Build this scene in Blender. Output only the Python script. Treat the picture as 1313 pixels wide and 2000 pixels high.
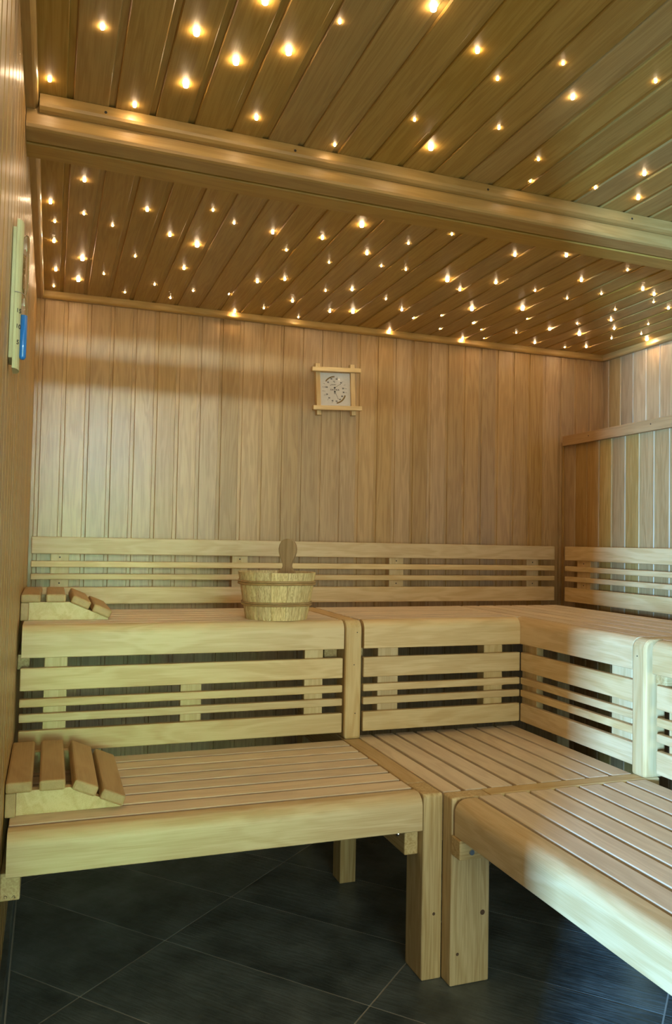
import bpy, bmesh, math, random
from mathutils import Vector, Matrix

random.seed(7)
scn = bpy.context.scene
for o in list(bpy.data.objects):
    bpy.data.objects.remove(o, do_unlink=True)
C = scn.collection

# ------------------------------------------------------------------ camera
W, H = 1313.0, 2000.0
FPX, YAW, PITCH, ROLL, EYE = 1555.93, 19.6607, 2.1861, 1.0878, 1.0659
_y, _p, _r = [math.radians(a) for a in (YAW, PITCH, ROLL)]
FWD = Vector((math.sin(_y) * math.cos(_p), math.cos(_y) * math.cos(_p), math.sin(_p)))
_rt = Vector((math.cos(_y), -math.sin(_y), 0.0))
_up = _rt.cross(FWD)
RT = _rt * math.cos(_r) + _up * math.sin(_r)
UP = -_rt * math.sin(_r) + _up * math.cos(_r)
CAM = Vector((0, 0, EYE))
cd = bpy.data.cameras.new('camera')
cd.sensor_fit = 'VERTICAL'
cd.sensor_height = 24.0
cd.lens = 24.0 * FPX / H
cd.clip_start = 0.02
cam = bpy.data.objects.new('camera', cd)
C.objects.link(cam)
cam.matrix_world = Matrix(((RT.x, UP.x, -FWD.x, CAM.x), (RT.y, UP.y, -FWD.y, CAM.y),
                           (RT.z, UP.z, -FWD.z, CAM.z), (0, 0, 0, 1)))
scn.camera = cam


def at_z(px, py, z):
    d = FWD + RT * ((px - W / 2) / FPX) - UP * ((py - H / 2) / FPX)
    return CAM + d * ((z - CAM.z) / d.z)


# ------------------------------------------------------------------ light
vs = scn.view_settings
vs.view_transform = 'Standard'
vs.look = 'None'
vs.gamma = 1.0
vs.use_curve_mapping = False
vs.exposure = 0.0

world = bpy.data.worlds.new('world')
scn.world = world
world.use_nodes = True
world.node_tree.nodes['Background'].inputs[0].default_value = (0.80, 0.92, 0.85, 1)
world.node_tree.nodes['Background'].inputs[1].default_value = 1.0


def area(name, loc, target, sx, sy, power, color, spread=180):
    l = bpy.data.lights.new(name, 'AREA')
    l.shape = 'RECTANGLE'
    l.size, l.size_y = sx, sy
    l.energy = power
    l.color = color
    l.spread = math.radians(spread)
    o = bpy.data.objects.new(name, l)
    C.objects.link(o)
    o.location = loc
    d = Vector(target) - Vector(loc)
    o.rotation_euler = d.to_track_quat('-Z', 'Y').to_euler()
    return o


# garden daylight through the open doorway behind the camera: a direct shaft and the wide soft view
area('garden_shaft_daylight', (0.0, -2.2, 0.95), (0.20, 3.2, 0.70), 0.35, 1.2, 0.85, (0.32, 1.0, 0.50), spread=18)
area('garden_daylight', (0.70, -2.2, 0.80), (0.75, 2.2, 0.25), 1.9, 1.0, 7.5, (0.82, 1.0, 0.80), spread=55)
# thin bright strip of sky seen over the doorway's transom
area('sky_strip_daylight', (0.15, -2.2, 1.95), (0.20, 3.2, 1.62), 1.2, 0.022, 3.6, (0.68, 0.95, 0.98), spread=28)
# daylight from the window past the end of the left wall, cold and low
area('side_window_daylight', (-2.75, -2.60, 0.95), (1.6, 1.4, 0.7), 0.22, 0.8, 1350, (0.25, 0.56, 1.0))

# ------------------------------------------------------------------ materials
def new_mat(name):
    m = bpy.data.materials.new(name)
    m.use_nodes = True
    nt = m.node_tree
    return m, nt, nt.nodes['Principled BSDF']


def wood(name, c1, c2, rough=0.55, ring=9.0, vary=0.16, coat=0.0, coat_rough=0.3, fine=1.0, bump=0.12, swirl=0.0):
    """grain runs along the local X axis of every board"""
    m, nt, b = new_mat(name)
    N, L = nt.nodes, nt.links
    tc = N.new('ShaderNodeTexCoord')
    oi = N.new('ShaderNodeObjectInfo')
    mul = N.new('ShaderNodeVectorMath'); mul.operation = 'SCALE'
    comb = N.new('ShaderNodeCombineXYZ')
    comb.inputs[0].default_value = 7.3; comb.inputs[1].default_value = 3.1; comb.inputs[2].default_value = 5.7
    L.new(comb.outputs[0], mul.inputs[0]); L.new(oi.outputs['Random'], mul.inputs['Scale'])
    add = N.new('ShaderNodeVectorMath'); add.operation = 'ADD'
    L.new(tc.outputs['Object'], add.inputs[0]); L.new(mul.outputs[0], add.inputs[1])
    # broad growth figure
    mp = N.new('ShaderNodeMapping'); mp.inputs['Scale'].default_value = (1.1, ring, ring)
    L.new(add.outputs[0], mp.inputs[0])
    n1 = N.new('ShaderNodeTexNoise'); n1.inputs['Scale'].default_value = 2.2
    n1.inputs['Detail'].default_value = 3; n1.inputs['Distortion'].default_value = 0.4 + swirl
    L.new(mp.outputs[0], n1.inputs['Vector'])
    # rings
    wv = N.new('ShaderNodeMath'); wv.operation = 'MULTIPLY'; wv.inputs[1].default_value = 34.0
    L.new(n1.outputs['Fac'], wv.inputs[0])
    sn = N.new('ShaderNodeMath'); sn.operation = 'SINE'; L.new(wv.outputs[0], sn.inputs[0])
    # fine fibres
    mp2 = N.new('ShaderNodeMapping'); mp2.inputs['Scale'].default_value = (9, 420 * fine, 420 * fine)
    L.new(add.outputs[0], mp2.inputs[0])
    n2 = N.new('ShaderNodeTexNoise'); n2.inputs['Scale'].default_value = 1.0; n2.inputs['Detail'].default_value = 2
    L.new(mp2.outputs[0], n2.inputs['Vector'])
    s1 = N.new('ShaderNodeMath'); s1.operation = 'MULTIPLY_ADD'
    s1.inputs[1].default_value = 0.16; s1.inputs[2].default_value = 0.0
    L.new(sn.outputs[0], s1.inputs[0])
    s2 = N.new('ShaderNodeMath'); s2.operation = 'MULTIPLY_ADD'; s2.inputs[1].default_value = 0.75
    L.new(n2.outputs['Fac'], s2.inputs[0]); L.new(s1.outputs[0], s2.inputs[2])
    s3 = N.new('ShaderNodeMath'); s3.operation = 'MULTIPLY_ADD'; s3.inputs[1].default_value = 0.55
    L.new(n1.outputs['Fac'], s3.inputs[0]); L.new(s2.outputs[0], s3.inputs[2])
    ramp = N.new('ShaderNodeValToRGB')
    ramp.color_ramp.elements[0].position = 0.36; ramp.color_ramp.elements[0].color = (*c2, 1)
    ramp.color_ramp.elements[1].position = 0.86; ramp.color_ramp.elements[1].color = (*c1, 1)
    L.new(s3.outputs[0], ramp.inputs[0])
    hsv = N.new('ShaderNodeHueSaturation')
    mr = N.new('ShaderNodeMapRange')
    mr.inputs['To Min'].default_value = 1 - vary; mr.inputs['To Max'].default_value = 1 + vary * 0.7
    L.new(oi.outputs['Random'], mr.inputs[0]); L.new(mr.outputs[0], hsv.inputs['Value'])
    fr = N.new('ShaderNodeMath'); fr.operation = 'MULTIPLY'; fr.inputs[1].default_value = 17.0
    L.new(oi.outputs['Random'], fr.inputs[0])
    fr2 = N.new('ShaderNodeMath'); fr2.operation = 'FRACT'; L.new(fr.outputs[0], fr2.inputs[0])
    mr2 = N.new('ShaderNodeMapRange')
    mr2.inputs['To Min'].default_value = 1 - vary * 0.7; mr2.inputs['To Max'].default_value = 1 + vary * 0.7
    L.new(fr2.outputs[0], mr2.inputs[0]); L.new(mr2.outputs[0], hsv.inputs['Saturation'])
    L.new(ramp.outputs[0], hsv.inputs['Color'])
    L.new(hsv.outputs[0], b.inputs['Base Color'])
    b.inputs['Roughness'].default_value = rough
    b.inputs['Specular IOR Level'].default_value = 0.4
    if coat:
        b.inputs['Coat Weight'].default_value = coat
        b.inputs['Coat Roughness'].default_value = coat_rough
    bp = N.new('ShaderNodeBump'); bp.inputs['Strength'].default_value = bump; bp.inputs['Distance'].default_value = 0.002
    L.new(s3.outputs[0], bp.inputs['Height']); L.new(bp.outputs[0], b.inputs['Normal'])
    return m


def plain(name, col, rough=0.5, metal=0.0, emit=None, estr=0.0, **kw):
    m, nt, b = new_mat(name)
    N, L = nt.nodes, nt.links
    tc = N.new('ShaderNodeTexCoord')
    n = N.new('ShaderNodeTexNoise'); n.inputs['Scale'].default_value = 60
    L.new(tc.outputs['Object'], n.inputs['Vector'])
    r = N.new('ShaderNodeValToRGB')
    r.color_ramp.elements[0].color = (*[c * 0.9 for c in col], 1)
    r.color_ramp.elements[1].color = (*[min(1, c * 1.08) for c in col], 1)
    L.new(n.outputs['Fac'], r.inputs[0]); L.new(r.outputs[0], b.inputs['Base Color'])
    b.inputs['Roughness'].default_value = rough
    b.inputs['Metallic'].default_value = metal
    if emit:
        b.inputs['Emission Color'].default_value = (*emit, 1)
        b.inputs['Emission Strength'].default_value = estr
    for k, v in kw.items():
        b.inputs[k].default_value = v
    return m


def slate(name):
    m, nt, b = new_mat(name)
    N, L = nt.nodes, nt.links
    tc = N.new('ShaderNodeTexCoord'); oi = N.new('ShaderNodeObjectInfo')
    sc = N.new('ShaderNodeVectorMath'); sc.operation = 'SCALE'; sc.inputs[0].default_value = (11, 5, 3)
    L.new(oi.outputs['Random'], sc.inputs['Scale'])
    add = N.new('ShaderNodeVectorMath'); add.operation = 'ADD'
    L.new(tc.outputs['Object'], add.inputs[0]); L.new(sc.outputs[0], add.inputs[1])
    n1 = N.new('ShaderNodeTexNoise'); n1.inputs['Scale'].default_value = 6; n1.inputs['Detail'].default_value = 6
    n1.inputs['Roughness'].default_value = 0.65
    L.new(add.outputs[0], n1.inputs['Vector'])
    r = N.new('ShaderNodeValToRGB')
    r.color_ramp.elements[0].position = 0.35; r.color_ramp.elements[0].color = (0.040, 0.055, 0.058, 1)
    r.color_ramp.elements[1].position = 0.72; r.color_ramp.elements[1].color = (0.16, 0.195, 0.195, 1)
    L.new(n1.outputs['Fac'], r.inputs[0]); L.new(r.outputs[0], b.inputs['Base Color'])
    mp = N.new('ShaderNodeMapping'); mp.inputs['Scale'].default_value = (9, 70, 20)
    L.new(add.outputs[0], mp.inputs[0])
    n2 = N.new('ShaderNodeTexNoise'); n2.inputs['Scale'].default_value = 1.3; n2.inputs['Detail'].default_value = 5
    n2.inputs['Distortion'].default_value = 0.6
    L.new(mp.outputs[0], n2.inputs['Vector'])
    mx = N.new('ShaderNodeMath'); mx.operation = 'ADD'
    L.new(n1.outputs['Fac'], mx.inputs[0]); L.new(n2.outputs['Fac'], mx.inputs[1])
    bp = N.new('ShaderNodeBump'); bp.inputs['Strength'].default_value = 0.5; bp.inputs['Distance'].default_value = 0.004
    L.new(mx.outputs[0], bp.inputs['Height']); L.new(bp.outputs[0], b.inputs['Normal'])
    b.inputs['Roughness'].default_value = 0.42
    return m


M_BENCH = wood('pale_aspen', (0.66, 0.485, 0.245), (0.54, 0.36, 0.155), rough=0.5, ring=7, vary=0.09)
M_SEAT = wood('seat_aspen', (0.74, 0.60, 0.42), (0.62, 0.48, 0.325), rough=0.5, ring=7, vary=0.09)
M_WALL = wood('wall_hemlock', (0.44, 0.272, 0.102), (0.325, 0.183, 0.058), rough=0.45, ring=14, vary=0.16, coat=0.4, coat_rough=0.3)
M_CEIL = wood('ceiling_spruce', (0.44, 0.285, 0.078), (0.35, 0.205, 0.046), rough=0.5, ring=18, vary=0.10, coat=0.12)
M_TRIM = wood('trim_pine', (0.46, 0.285, 0.078), (0.37, 0.212, 0.048), rough=0.42, ring=10, vary=0.08, coat=0.25)
M_FRAME = wood('frame_spruce', (0.58, 0.405, 0.19), (0.48, 0.31, 0.125), rough=0.5, ring=10, vary=0.06)
M_RAIL = wood('rail_pine', (0.42, 0.25, 0.10), (0.34, 0.19, 0.07), rough=0.5, ring=10, vary=0.05)
M_LEG = wood('leg_spruce', (0.58, 0.42, 0.20), (0.42, 0.27, 0.10), rough=0.55, ring=26, vary=0.08, fine=0.5)
M_REST = wood('headrest_slat', (0.47, 0.31, 0.135), (0.39, 0.245, 0.098), rough=0.55, ring=6, vary=0.06)
M_BUCKET = wood('bucket_larch', (0.74, 0.56, 0.27), (0.42, 0.27, 0.10), rough=0.6, ring=40, vary=0.10, fine=0.45, bump=0.5, swirl=1.4)
M_HOOP = wood('hoop_cane', (0.40, 0.24, 0.09), (0.27, 0.15, 0.05), rough=0.5, ring=10, vary=0.05)
M_HANDLE = wood('handle_wood', (0.36, 0.22, 0.095), (0.24, 0.14, 0.05), rough=0.6, ring=20, vary=0.05, fine=0.5, bump=0.4)
M_SLATE = slate('slate_tile')
M_GROUT = plain('grout', (0.46, 0.44, 0.38), 0.9)
M_BACK = plain('backing_board', (0.08, 0.05, 0.025), 0.9)
M_DARK = plain('dark_screw', (0.03, 0.022, 0.015), 0.6)
M_KNOT = plain('knot', (0.10, 0.05, 0.02), 0.6)
M_STEEL = plain('steel', (0.55, 0.55, 0.55), 0.3, 1.0)
M_DIAL = plain('dial_white', (0.62, 0.60, 0.55), 0.5, **{'Coat Weight': 1.0, 'Coat Roughness': 0.03})
M_INK = plain('ink', (0.02, 0.018, 0.015), 0.5)
M_OCHRE = plain('ochre_scale', (0.22, 0.13, 0.03), 0.5)
M_BLUE = plain('blue_sand', (0.005, 0.16, 0.50), 0.35, **{'Coat Weight': 0.6})
M_TIMER = wood('timer_wood', (0.55, 0.52, 0.27), (0.46, 0.42, 0.20), rough=0.5, ring=8, vary=0.05)
mg, _nt, _b = new_mat('clear_glass')
_b.inputs['Transmission Weight'].default_value = 1.0
_b.inputs['Roughness'].default_value = 0.02
_b.inputs['Base Color'].default_value = (0.93, 0.95, 0.93, 1)
M_GLASS = mg
STAR_COL = (1.0, 0.72, 0.42)
M_STAR = [plain('star_tip_small', (0.9, 0.8, 0.6), 0.4, emit=STAR_COL, estr=1000),
          plain('star_tip_medium', (0.9, 0.8, 0.6), 0.4, emit=STAR_COL, estr=1000),
          plain('star_tip_large', (0.9, 0.8, 0.6), 0.4, emit=STAR_COL, estr=1000)]
M_COLLAR = plain('star_collar', (0.9, 0.8, 0.6), 0.4, emit=STAR_COL, estr=120)

# ------------------------------------------------------------------ helpers
X_, Y_, Z_ = Vector((1, 0, 0)), Vector((0, 1, 0)), Vector((0, 0, 1))


def frame(lx, lz, org):
    lx, lz = Vector(lx).normalized(), Vector(lz).normalized()
    ly = lz.cross(lx)
    return Matrix(((lx.x, ly.x, lz.x, org[0]), (lx.y, ly.y, lz.y, org[1]), (lx.z, ly.z, lz.z, org[2]), (0, 0, 0, 1)))


def empty(name, loc, label=None, cat=None, group=None):
    o = bpy.data.objects.new(name, None)
    o.empty_display_size = 0.05
    C.objects.link(o)
    o.location = loc
    if label:
        o['label'] = label; o['category'] = cat
    if group:
        o['group'] = group
    return o


def wpos(o):
    p = Vector((0, 0, 0))
    m = o.matrix_basis.copy()
    while o.parent:
        o = o.parent
        m = o.matrix_basis @ m
    return m


def link(name, me, M, parent=None):
    o = bpy.data.objects.new(name, me)
    C.objects.link(o)
    if parent is not None:
        o.parent = parent
        o.matrix_basis = wpos(parent).inverted() @ M
    else:
        o.matrix_basis = M
    return o


CACHE = {}


def box_mesh(dx, dy, dz, bev, mat, seg=2):
    key = (round(dx, 4), round(dy, 4), round(dz, 4), bev, mat.name, seg)
    if key in CACHE:
        return CACHE[key]
    bm = bmesh.new()
    bmesh.ops.create_cube(bm, size=1.0)
    bmesh.ops.scale(bm, vec=(dx, dy, dz), verts=bm.verts)
    if bev > 0:
        bmesh.ops.bevel(bm, geom=list(bm.edges), offset=min(bev, 0.45 * min(dx, dy, dz)), segments=seg, affect='EDGES', profile=0.5)
    me = bpy.data.meshes.new('board')
    bm.to_mesh(me); bm.free()
    me.materials.append(mat)
    CACHE[key] = me
    return me


def bx(name, x, y, z, mat, parent=None, grain='X', bev=0.003, seg=2):
    """bevelled board given by its world extents, grain along the named axis"""
    c = ((x[0] + x[1]) / 2, (y[0] + y[1]) / 2, (z[0] + z[1]) / 2)
    dx, dy, dz = x[1] - x[0], y[1] - y[0], z[1] - z[0]
    if grain == 'X':
        me, M = box_mesh(dx, dy, dz, bev, mat, seg), frame(X_, Z_, c)
    elif grain == 'Y':
        me, M = box_mesh(dy, dx, dz, bev, mat, seg), frame(Y_, Z_, c)
    else:
        me, M = box_mesh(dz, dx, dy, bev, mat, seg), frame(Z_, -Y_, c)
    return link(name, me, M, parent)


def prism(name, prof, length, mat, M, parent=None, mitre0=None, mitre1=None, smooth=False):
    """closed profile [(a,b)] in local YZ, extruded along local X from 0; mitre = f(a,b) -> offset along X"""
    n = len(prof)
    vs_ = []
    for a, b in prof:
        vs_.append((0.0 + (mitre0(a, b) if mitre0 else 0), a, b))
    for a, b in prof:
        vs_.append((length + (mitre1(a, b) if mitre1 else 0), a, b))
    fs = [tuple(range(n)), tuple(range(2 * n - 1, n - 1, -1))]
    for i in range(n):
        j = (i + 1) % n
        fs.append((i, i + n, j + n, j))
    bm = bmesh.new()
    bv = [bm.verts.new(v) for v in vs_]
    for f in fs:
        bm.faces.new([bv[i] for i in f])
    bmesh.ops.recalc_face_normals(bm, faces=bm.faces)
    caps = [f for f in bm.faces if len(f.verts) > 4]
    bmesh.ops.triangulate(bm, faces=caps)
    if smooth:
        for f in bm.faces:
            f.smooth = len(f.verts) == 4
    me = bpy.data.meshes.new(name)
    bm.to_mesh(me); bm.free()
    if smooth:
        me.set_sharp_from_angle(angle=math.radians(28))
    me.materials.append(mat)
    if M is None:
        return me
    return link(name, me, M, parent)


def structure(o):
    o['kind'] = 'structure'
    return o


def disc(name, org, normal, r, h, mat, parent, n=12):
    """short cylinder standing on org along normal"""
    key = ('disc', round(r, 5), round(h, 5), mat.name, n)
    if key not in CACHE:
        bm = bmesh.new()
        bmesh.ops.create_cone(bm, cap_ends=True, segments=n, radius1=r, radius2=r * 0.9, depth=h)
        bmesh.ops.translate(bm, vec=(0, 0, h / 2), verts=bm.verts)
        me = bpy.data.meshes.new(name); bm.to_mesh(me); bm.free(); me.materials.append(mat)
        CACHE[key] = me
    nz = Vector(normal).normalized()
    lx = Z_ if abs(nz.z) < 0.9 else X_
    lx = (lx - nz * lx.dot(nz)).normalized()
    return link(name, CACHE[key], frame(lx, nz, org), parent)


def tube_mesh(pts, r, mat, n=8, closed=False, name='tube'):
    bm = bmesh.new()
    rings = []
    k = len(pts)
    pts = [Vector(p) for p in pts]
    for i, p in enumerate(pts):
        a = pts[(i - 1) % k] if (closed or i > 0) else p
        b = pts[(i + 1) % k] if (closed or i < k - 1) else p
        t = (b - a).normalized()
        u = t.cross(Z_)
        if u.length < 1e-4:
            u = t.cross(X_)
        u.normalize(); v = u.cross(t)
        rr = r[i] if isinstance(r, (list, tuple)) else r
        rings.append([bm.verts.new(p + (u * math.cos(2 * math.pi * j / n) + v * math.sin(2 * math.pi * j / n)) * rr) for j in range(n)])
    for i in range(k if closed else k - 1):
        a, b = rings[i], rings[(i + 1) % k]
        for j in range(n):
            bm.faces.new((a[j], a[(j + 1) % n], b[(j + 1) % n], b[j]))
    if not closed:
        bm.faces.new(rings[0][::-1]); bm.faces.new(rings[-1])
    bmesh.ops.recalc_face_normals(bm, faces=bm.faces)
    for f in bm.faces:
        f.smooth = True
    me = bpy.data.meshes.new(name); bm.to_mesh(me); bm.free(); me.materials.append(mat)
    return me


def text_mesh(body, size, mat, bold=0.02):
    cu = bpy.data.curves.new('t', 'FONT')
    cu.body = body; cu.size = size; cu.align_x = 'CENTER'; cu.align_y = 'CENTER'; cu.resolution_u = 2
    cu.offset = size * bold
    o = bpy.data.objects.new('t', cu)
    C.objects.link(o)
    dg = bpy.context.evaluated_depsgraph_get()
    me = bpy.data.meshes.new_from_object(o.evaluated_get(dg))
    bpy.data.objects.remove(o, do_unlink=True)
    me.materials.clear(); me.materials.append(mat)
    return me


# ------------------------------------------------------------------ measured planes (metres)
XL, XR, XR2, YB = -0.078, 2.5537, 2.316, 3.2438
ZC = 2.010
YF = -0.45           # front wall, behind the camera
PITCHB = 0.0872      # board pitch of wall and ceiling cladding
LEFT_END = 0.30      # the left wall stops here, a window side begins


# softline cladding profile: local Y across, local Z outwards (face at 0)
def clad_profile(w=PITCHB, tongue=0.0120):
    f = w - tongue
    return [(0.0004, -0.012), (0.0004, -0.004), (0.0010, -0.0018), (0.0030, 0.0),
            (f - 0.0030, 0.0), (f - 0.0010, -0.0018), (f, -0.0042), (w + 0.0002, -0.0042), (w + 0.0002, -0.012)]


CLAD = {}


def clad_board(length, mat, parent, lx, lz, org, w=PITCHB):
    key = (round(length, 3), mat.name, round(w, 4))
    if key not in CLAD:
        CLAD[key] = prism('cladding_board', clad_profile(w), length, mat, None)
    return link('cladding_board', CLAD[key], frame(lx, lz, org), parent)


# ------------------------------------------------------------------ floor
fl = structure(bx('floor', (XL - 0.03, 2.60), (YF - 0.03, YB + 0.03), (-0.06, -0.0012), M_GROUT, None, 'X', 0))
d1 = Vector((math.cos(math.radians(42.5)), math.sin(math.radians(42.5))))
d2 = Vector((math.cos(math.radians(-47.5)), math.sin(math.radians(-47.5))))
T1, T2, GAP = 0.302, 0.602, 0.0040
org2 = Vector((0.319, 2.1794))
RX0, RX1, RY0, RY1 = XL + 0.018, XR2 - 0.002, YF, YB


def clip_poly(poly, axis, val, keep_less):
    out = []
    for i in range(len(poly)):
        a, b = poly[i], poly[(i + 1) % len(poly)]
        ia = (a[axis] <= val) if keep_less else (a[axis] >= val)
        ib = (b[axis] <= val) if keep_less else (b[axis] >= val)
        if ia:
            out.append(a)
        if ia != ib:
            t = (val - a[axis]) / (b[axis] - a[axis])
            out.append(a + (b - a) * t)
    return out


full_tile = None
for i in range(-16, 18):
    for j in range(-9, 10):
        c = org2 + d1 * (T1 * (i + 0.5)) + d2 * (T2 * (j + 0.5))
        hu, hv = (T1 - GAP) / 2, (T2 - GAP) / 2
        poly = [c - d1 * hu - d2 * hv, c + d1 * hu - d2 * hv, c + d1 * hu + d2 * hv, c - d1 * hu + d2 * hv]
        inside = all(RX0 <= p.x <= RX1 and RY0 <= p.y <= RY1 for p in poly)
        q = poly
        for ax, v, le in ((0, RX0, False), (0, RX1, True), (1, RY0, False), (1, RY1, True)):
            if len(q) > 2:
                q = clip_poly(q, ax, v, le)
        if len(q) < 3:
            continue
        ar = abs(sum(q[k].x * q[(k + 1) % len(q)].y - q[(k + 1) % len(q)].x * q[k].y for k in range(len(q)))) / 2
        if ar < 0.0008:
            continue
        M = frame((d2.x, d2.y, 0), Z_, (c.x, c.y, 0))
        if inside and full_tile is not None:
            link('floor_tile', full_tile, M, fl)
            continue
        bm = bmesh.new()
        loc = [((p - c).dot(d2), (p - c).dot(Vector((-d2.y, d2.x)))) for p in q]
        top = [bm.verts.new((a, b, 0.0)) for a, b in loc]
        s = 1.0
        f = bm.faces.new(top)
        ret = bmesh.ops.extrude_face_region(bm, geom=[f])
        bmesh.ops.translate(bm, vec=(0, 0, -0.0012), verts=[v for v in ret['geom'] if isinstance(v, bmesh.types.BMVert)])
        bmesh.ops.recalc_face_normals(bm, faces=bm.faces)
        me = bpy.data.meshes.new('floor_tile'); bm.to_mesh(me); bm.free(); me.materials.append(M_SLATE)
        link('floor_tile', me, M, fl)
        if inside:
            full_tile = me

# ------------------------------------------------------------------ walls
wb = structure(bx('wall_back', (XL - 0.04, XR + 0.04), (YB + 0.012, YB + 0.04), (0, ZC + 0.03), M_BACK, None, 'X', 0))
wx = 0.0245 - 2 * PITCHB
while wx < XR + 0.02:
    clad_board(ZC, M_WALL, wb, Z_, -Y_, (wx + PITCHB, YB, 0.0))   # local Y runs towards -X here
    wx += PITCHB

wl = structure(bx('wall_left', (XL - 0.04, XL - 0.012), (LEFT_END, YB + 0.012), (0, ZC + 0.03), M_BACK, None, 'X', 0))
y = YB - 0.004
while y > LEFT_END + 0.02:
    # normal +X, length up: local Y = X x Z = -Y
    clad_board(ZC - 0.082, M_WALL, wl, Z_, X_, (XL, y, 0.082))
    y -= PITCHB
bx('added_light_block', (XL - 0.04, XL), (YF - 0.04, LEFT_END - 0.001), (1.62, ZC + 0.01), M_TRIM, wl, 'Y', 0.002)  # unseen panel added to keep the side daylight off the ceiling
bl = structure(bx('baseboard_left', (XL - 0.004, XL + 0.014), (LEFT_END, YB), (0.0, 0.082), M_SLATE, None, 'Y', 0.002))

wr = structure(bx('wall_right', (XR + 0.012, XR + 0.04), (YF, YB + 0.012), (0, ZC + 0.03), M_BACK, None, 'X', 0))
y = YB - 0.036
while y > YF:
    # normal -X, length up: local Y = -X x Z = +Y
    clad_board(ZC - 1.56, M_WALL, wr, Z_, -X_, (XR, y, 1.56))
    clad_board(1.548, M_WALL, wr, Z_, -X_, (XR2, y + 0.026, 0.0))
    y -= PITCHB
# the strip that closes the corner above / below
bx('corner_strip', (XR2 - 0.002, XR2 + 0.010), (YB - 0.010, YB - 0.0005), (0, 1.548), M_WALL, wr, 'Z', 0.001)
bx('ledge_board', (XR2 - 0.004, XR + 0.012), (YF, YB - 0.001), (1.548, 1.572), M_TRIM, wr, 'Y', 0.002)

DOOR = 1.45
wf = structure(bx('wall_front', (DOOR, XR + 0.04), (YF - 0.04, YF - 0.012), (0, ZC + 0.03), M_BACK, None, 'X', 0))
x = DOOR
while x < XR - 0.02:
    # normal +Y, length up: local Y = Y x Z = +X
    clad_board(ZC, M_WALL, wf, Z_, Y_, (x, YF, 0.0))
    x += PITCHB
bx('door_header', (XL - 0.9, DOOR), (YF - 0.04, YF), (1.919, ZC + 0.01), M_TRIM, wf, 'X', 0.002)
bx('transom_bar', (XL - 0.9, DOOR), (YF - 0.03, YF - 0.005), (1.855, 1.896), M_TRIM, wf, 'X', 0.002)

# ------------------------------------------------------------------ ceiling
ce = structure(bx('ceiling', (XL - 0.04, XR + 0.04), (YF - 0.04, YB + 0.04), (ZC + 0.012, ZC + 0.04), M_BACK, None, 'X', 0))
x = 0.0165 - 2 * PITCHB
while x < XR:
    # normal -Z, length +Y: local Y = -Z x Y = +X
    clad_board(YB - YF, M_CEIL, ce, Y_, -Z_, (x, YF, ZC))
    x += 0.0872


def trim_profile(w=0.025, h=0.027, ch=0.009):
    # local Y away from the wall, local Z down; chamfered outer corner
    return [(0, 0), (w, 0), (w, h - ch), (w - 0.002, h - ch * 0.55), (w - ch * 0.6, h - 0.002), (w - ch, h), (0, h)]


# back wall trim: length -X.. choose lx so that local Y = away from wall (-Y), local Z = -Z
structure(prism('trim_1', trim_profile(), XR - XL - 0.03, M_TRIM, frame((Z_ * -1).cross(-Y_) * -1, -Z_, (XR if ((Z_ * -1).cross(-Y_) * -1).x < 0 else XL + 0.022, YB, ZC))))
# left trim: local Y = +X, local Z = -Z  -> lx = ly x lz = X x -Z = +Y
structure(prism('trim_2', trim_profile(), YB - LEFT_END, M_TRIM, frame(Y_, -Z_, (XL, LEFT_END, ZC))))
# right trim: local Y = -X -> lx = -X x -Z = -Y
structure(prism('trim_3', trim_profile(0.025, 0.027), YB - 0.004 - YF, M_TRIM, frame(-Y_, -Z_, (XR, YB - 0.004, ZC))))

# ceiling beam
SL = math.atan(0.020)
bdir = Vector((math.cos(SL), math.sin(SL), 0))
bo = Vector((XL, 1.8015 - 0.02 * 0.0, 0))
beam = empty('ceiling_beam', (XL, 1.87, ZC - 0.07), 'long wooden beam crossing the star-lit ceiling with a moulding along its front', 'beam')


def beam_piece(name, prof, x0, x1, mat):
    # profile (y offset from beam front, z)
    n = Vector((-bdir.y, bdir.x, 0))
    M = frame(bdir, Z_, bo + bdir * (x0 - XL))
    return prism(name, prof, x1 - x0, mat, M, beam)


BL = XR - 0.003
beam_piece('beam_board', [(0, ZC), (0, 1.951), (0.003, 1.945), (0.009, 1.942), (0.0640, 1.942), (0.0675, 1.9455), (0.0675, ZC)], XL + 0.001, BL, M_TRIM)
beam_piece('beam_board', [(0.0745, ZC), (0.0745, 1.9430), (0.0765, 1.9405), (0.141, 1.9405), (0.146, 1.944), (0.146, ZC)], XL + 0.001, BL, M_TRIM)
beam_piece('moulding', [(-0.0215, ZC - 0.0005), (-0.0215, 1.990), (-0.019, 1.984), (-0.012, 1.979), (-0.005, 1.977), (-0.0003, 1.977), (-0.0003, ZC - 0.0005)], XL + 0.027, BL - 0.03, M_TRIM)
for px in (0.085, 0.52, 1.05, 1.52):
    p = bo + bdir * (px - XL)
    disc('screw', (p.x, p.y - 0.0215, 1.996), (0, -1, 0), 0.0032, 0.0006, M_DARK, beam)

# rail along the ledge
rail = empty('ledge_rail', (2.305, 2.6, 1.546), 'brown wooden rail along the top edge of the low right wall panelling', 'rail')
bx('rail_board', (2.2945, XR2 - 0.0045), (YF + 0.01, 3.216), (1.5465, 1.594), M_RAIL, rail, 'Y', 0.002)
for y in (3.02, 2.62, 1.9, 1.2):
    disc('screw', (2.2945, y, 1.574), (-1, 0, 0), 0.003, 0.0006, M_DARK, rail)

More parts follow.
